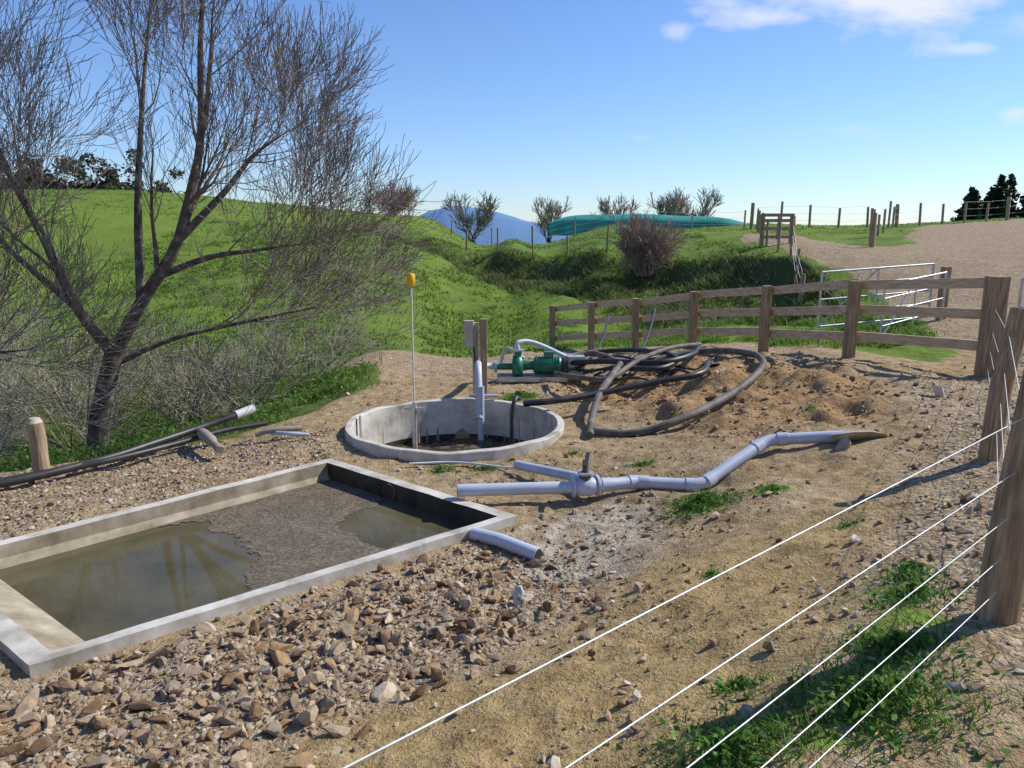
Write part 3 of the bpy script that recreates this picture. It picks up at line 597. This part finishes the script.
sp=[(-4.6,13.2),(-3.9,14.8),(-5.8,13.5),(-7.4,12.6),(-8.9,12.5),(-6.6,15.4),(-9,15.8),(-11,14.5),(-10.6,12.2),(-7.6,10.2),(-9.6,9.9),(-6.9,9.4),(-12.5,18.5),(-15,21)]
for i,(x,y) in enumerate(sp):
    o=shr[i] if i<2 else bpy.data.objects.new('bare_shrub',shr[i%2].data)
    if i>=2: LINK(o)
    s=random.uniform(.75,1.1)*(.6 if 8<i<12 else 1)
    o.location=(x,y,Hs(x,y)); o.rotation_euler[2]=i*1.3;  o.scale=(s,s,s)
s3=dict(up=.03,rmin=.008,tw='redtwig',n=[8,11,9,3,0],len=[1.2,.7,.4,.25],ang=(.3,.9))
o=shrubmesh(40,1.65,.7,s3,5,1,3,.03).obj('red_bush'); o.location=(5.3,30.8,Hs(5.3,30.8)+.15); o.scale=(.95,.95,1.15)
o=shrubmesh(14,.9,.9,s3,6,1,3,.02).obj('red_bush'); o.location=(-9,58,Hs(-9,58)); o.scale=(2,2,2)
s4=dict(up=.1,rmin=.02,tw='twigpale',n=[8,9,7,3,0],len=[1.6,1.2,.8,.5],ang=(.25,.75))
dt=shrubmesh(10,2.9,.55,s4,9,1,3,.07).obj('bare_tree')
DT=[(-4.5,85,1.35),(4,86,1.25),(11.5,88,1.2),(20,86,1.4),(18,90,1.3),(-19,70,.9)]
for i,(x,y,s) in enumerate(DT):
    o=dt if i==0 else bpy.data.objects.new('bare_tree',dt.data)
    if i: LINK(o)
    o.location=(x,y,1.4 if i in(2,3,4) else 1.0); o.scale=(s*1.1,s,s); o.rotation_euler[2]=i
# ------------------------------------------------------------ foliage
def blades(name,P,h,w,mat,lean=.5,per=5,spread=.05):
    n=len(P)*per; B=np.repeat(P,per,0)+rng.normal(size=(n,2))*spread; z=H(B[:,0],B[:,1]); hh=np.repeat(np.broadcast_to(h,(len(P),)),per)*rng.uniform(.5,1.2,n)
    a=rng.uniform(0,6.28,n); wv=np.stack([np.cos(a),np.sin(a),0*a],1)*(np.broadcast_to(w,(n,))[:,None]); l=rng.normal(size=(n,2))*lean*hh[:,None]
    base=np.stack([B[:,0],B[:,1],z-.01],1); mid=base+np.stack([l[:,0]*.35,l[:,1]*.35,hh*.6],1); top=base+np.stack([l[:,0],l[:,1],hh*.95],1)
    V=np.stack([base-wv,base+wv,mid+wv*.8,mid-wv*.8,top],1).reshape(-1,3); k=np.arange(n)[:,None]*5
    F=np.concatenate([k+[0,1,2],k+[0,2,3],k+[3,2,4]]); return bulk(name,V,F,mat,np.repeat(np.clip(rng.normal(.45,.25,n),0,1),5))
def leaves(name,C,size,mat,seed_r):
    n=len(C); R=rots(n); q=np.array([[-.5,0,0],[0,-.35,0.05],[.6,0,0],[0,.35,.05]])
    V=np.einsum('nij,vj->nvi',R,q)*size[:,None,None]+C[:,None,:]; F=np.arange(n)[:,None]*4+np.array([0,1,2,3]); return bulk(name,V.reshape(-1,3),F,mat,np.repeat(seed_r,4))
def notwork(n,lo,hi,fn=None):
    out=np.zeros((0,2))
    while len(out)<n:
        q=rng.uniform(lo,hi,(n*2,2)); k=sd(q[:,0],q[:,1],WORK)<-.1+rng.normal(size=len(q))*.1
        if fn is not None: k&=rng.random(len(q))<fn(q[:,0],q[:,1])
        out=np.r_[out,q[k]]
    return out[:n]
cl=lambda x,y: np.clip(.45+fbm(x,y,.9,3)*2,0.03,1)
blades('grass',notwork(5500,(-9,8),(-1.5,18),cl),.12,.008,M['grass'],.7,6,.05)
blades('grass',notwork(4500,(1,13),(10,25),cl),.13,.01,M['grass'],.7,5,.06)
blades('grass',notwork(9000,(-16,18),(9,42),cl),.13,.02,M['grass'],.8,4,.1)
blades('grass',notwork(4000,(-30,40),(35,62)),.09,.03,M['grass'],.9,3,.25)
q=rng.uniform((-9,18),(11,46),(30000,2)); q=q[(sd(q[:,0],q[:,1],BANK)>0)&(rng.random(30000)<np.clip(.5+fbm(q[:,0],q[:,1],.7,3)*2,.1,1))][:5500]; blades('tussock_grass',q,.3,.016,M['drygrass'],.8,5,.1)
W_=[(1.3,2.5,.38,800),(1.55,2.85,.2,250),(.75,2.35,.26,380),(1.85,3.3,.2,220),(.93,2.84,.1,60),(1.6,6.2,.26,500),(2.2,6.2,.12,100),(-.28,7.8,.1,80),(-.76,7.8,.13,100),(1.4,7.8,.1,80),(.12,11.3,.3,400),(2.0,3.6,.2,120),(.7,8.3,.08,40),(1.25,4.5,.06,25),(2.3,5.0,.08,30),(3.4,8.6,.08,30)]
C=[];S=[]
for x,y,r,n in W_:
    a=rng.uniform(0,6.28,n); rr=np.abs(rng.normal(size=n))*r*.6; rr=rr*(1+.5*np.sin(a*3+x*9)); xx=x+np.cos(a)*rr; yy=y+np.sin(a)*rr*.8; zz=H(xx,yy)+rng.uniform(.005,.09,n)*np.exp(-rr/r)*min(1.2,r*4)
    C.append(np.stack([xx,yy,zz],1)); S.append(rng.uniform(.015,.042,n))
C=np.concatenate(C);S=np.concatenate(S); leaves('weeds',C,S,M['weed'],rng.random(len(C)))
wp=np.concatenate([np.stack([x+rng.normal(size=n//3)*r*.5,y+rng.normal(size=n//3)*r*.4],1) for x,y,r,n in W_]); blades('weed_grass',wp,.06,.003,M['weed'],.8,5,.04)
q=notwork(1400,(-8.5,8),(-2.5,15),cl); leaves('undergrowth',np.stack([q[:,0],q[:,1],H(q[:,0],q[:,1])+rng.uniform(0,.15,1400)],1).repeat(4,0)+rng.normal(size=(5600,3))*.05,rng.uniform(.03,.07,5600),M['weed'],rng.random(5600))
def conifers(name,items,mat):
    C=[];S=[]
    for x,y,z,h,r in items:
        n=700; t=rng.random(n)**.9; a=rng.uniform(0,6.28,n); rr=r*(1-t)**.55*(.7+.3*np.sin(t*30+a))*rng.uniform(.4,1.1,n)+.05
        C.append(np.stack([x+np.cos(a)*rr,y+np.sin(a)*rr,z+t*h],1)); S.append(rng.uniform(.35,.8,n)*(1.2-t*.6))
    C=np.concatenate(C);S=np.concatenate(S); leaves(name,C,S,mat,rng.random(len(C)))
it=[(47+i*.9+random.uniform(-.5,.5),82+random.uniform(-3,3),1,random.uniform(5.2,7.3)-(1.2 if i<2 else 0),random.uniform(1.4,2.3)) for i in range(18)]
conifers('pine_trees',it,M['pine'])
it=[(-52+i*1.15+random.uniform(-1,1),72+random.uniform(-3,3),3.4,random.uniform(3.4,6),random.uniform(1.8,2.8)) for i in range(19)]
C=[];S=[]
for x,y,z,h,r in it:
    for k in range(11):
        c=np.array([x,y,z+h*.45])+rng.normal(size=3)*[r*.6,r*.6,h*.22]; n=110; p=rng.normal(size=(n,3)); p/=np.linalg.norm(p,axis=1)[:,None]; C.append(c+p*rng.uniform(.5,1.0)*rng.uniform(.5,1.1,(n,1))*[1,1,.8]); S.append(rng.uniform(.15,.4,n))
C=np.concatenate(C);S=np.concatenate(S); leaves('distant_trees',C,S,M['scrub'],rng.random(len(C)))
# bladder tank
mb=MB(); n=24; e=empty('bladder_tank'); L=14.5; vs=[];fs=[]; nxs=60
for i in range(nxs+1):
    t=i/nxs; edge=min(t,1-t)*L; hgt=.8*(1-math.exp(-edge*.7))+.02; wd=1.7*(1-.5*math.exp(-edge*1.5))
    for j in range(n+1):
        a=math.pi*j/n; vs.append((2.6+t*L,57-t*2+math.cos(a)*wd,2.8-.35*t+hgt*math.sin(a)**.7*(1+.05*math.sin(t*17))-(.8 if j in(0,n) else 0)))
for i in range(nxs):
    for j in range(n): k=i*(n+1)+j; fs.append((k,k+1,k+n+2,k+n+1))
mb.add(vs,fs,'tankgreen',True); mb.obj('bladder',e)
# mountains
m,nt,b=newmat('distant_hills'); b.inputs['Base Color'].default_value=(.15,.26,.43,1); b.inputs['Roughness'].default_value=1; b.inputs['Specular IOR Level'].default_value=0  # blue of the air haze is put into the base colour
xs2=np.linspace(-6000,6000,300); hz=-30+np.abs(fbm(xs2,xs2*0+3,.0012,5))*20+215*np.exp(-((xs2+450)/650)**2)*(1+.2*fbm(xs2,xs2*0,.006,4))+70*np.exp(-((xs2-1500)/500)**2)
V=[];F2=[]
for i,(x,hh) in enumerate(zip(xs2,hz)): V+= [(x,6000,-300),(x,6400,hh*.7-20),(x,7000,hh)]
for i in range(299):
    k=i*3; F2+=[(k,k+3,k+4,k+1),(k+1,k+4,k+5,k+2)]
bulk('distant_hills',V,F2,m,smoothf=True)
# ------------------------------------------------------------ camera, light, sky
cam=bpy.data.objects.new('camera',bpy.data.cameras.new('camera')); LINK(cam)
cam.location=(0,0,2.5); cam.rotation_euler=(math.pi/2-math.atan(156/770),0,0); cam.data.sensor_width=36; cam.data.lens=36*770/1024; cam.data.clip_start=.05; cam.data.clip_end=20000; scn.camera=cam
w=bpy.data.worlds.new('World'); scn.world=w; w.use_nodes=True; nt=w.node_tree; g=N(nt); bg=nt.nodes['Background']
sk=g.n('ShaderNodeTexSky'); sk.sky_type='NISHITA'; sk.sun_disc=False; sk.sun_elevation=math.radians(42); sk.sun_rotation=math.radians(70); sk.dust_density=.1; sk.ozone_density=3.5; sk.air_density=1.0
tcn=g.n('ShaderNodeTexCoord').outputs['Generated']; s=g.n('ShaderNodeSeparateXYZ'); g.l(tcn,s.inputs[0])
yy=g.math('MAXIMUM',s.outputs[1],.05); u=g.math('DIVIDE',s.outputs[0],yy); v=g.math('DIVIDE',s.outputs[2],yy)
cb=g.n('ShaderNodeCombineXYZ'); g.l(u,cb.inputs[0]); g.l(g.math('MULTIPLY',v,2.2),cb.inputs[1]); nf=g.noise(cb.outputs[0],7,8,.6)
tot=None
for u0,v0,a,b_,st in [(.42,.275,.2,.055,1),(.32,.25,.09,.022,.9),(.56,.214,.045,.009,.55),(.625,.14,.03,.015,.8),(.2,.235,.02,.011,.5),(.42,.118,.05,.012,.25),(.16,.11,.025,.01,.35),(.62,.24,.08,.02,.3)]:
    du=g.math('DIVIDE',g.math('SUBTRACT',u,u0),a); dv=g.math('DIVIDE',g.math('SUBTRACT',v,v0),b_)
    r=g.math('SQRT',g.math('ADD',g.math('MULTIPLY',du,du),g.math('MULTIPLY',dv,dv)))
    q=g.math('ADD',g.math('SUBTRACT',1,r),g.math('MULTIPLY',g.math('SUBTRACT',nf,.5),3.2))
    q=g.math('MULTIPLY',g.math('MULTIPLY',q,1.1,clamp=True),st)
    tot=q if tot is None else g.math('MAXIMUM',tot,q)
skc=g.mix(1.0,sk.outputs[0],(.82,.95,1.22),'MULTIPLY')
col=g.mix(g.math('MULTIPLY',tot,.9),skc,(6.9,7.0,7.4)); g.l(col,bg.inputs[0]); bg.inputs[1].default_value=.13
l=bpy.data.lights.new('sun','SUN'); l.energy=5; l.angle=.009; l.color=(1,.96,.88); lo=bpy.data.objects.new('sun',l); LINK(lo)
e_=math.radians(42); dv=Vector((.94*math.cos(e_),.34*math.cos(e_),math.sin(e_))); lo.rotation_euler=(-dv).to_track_quat('-Z','Y').to_euler()
scn.view_settings.view_transform='Standard'; scn.view_settings.look='None'; scn.view_settings.exposure=0
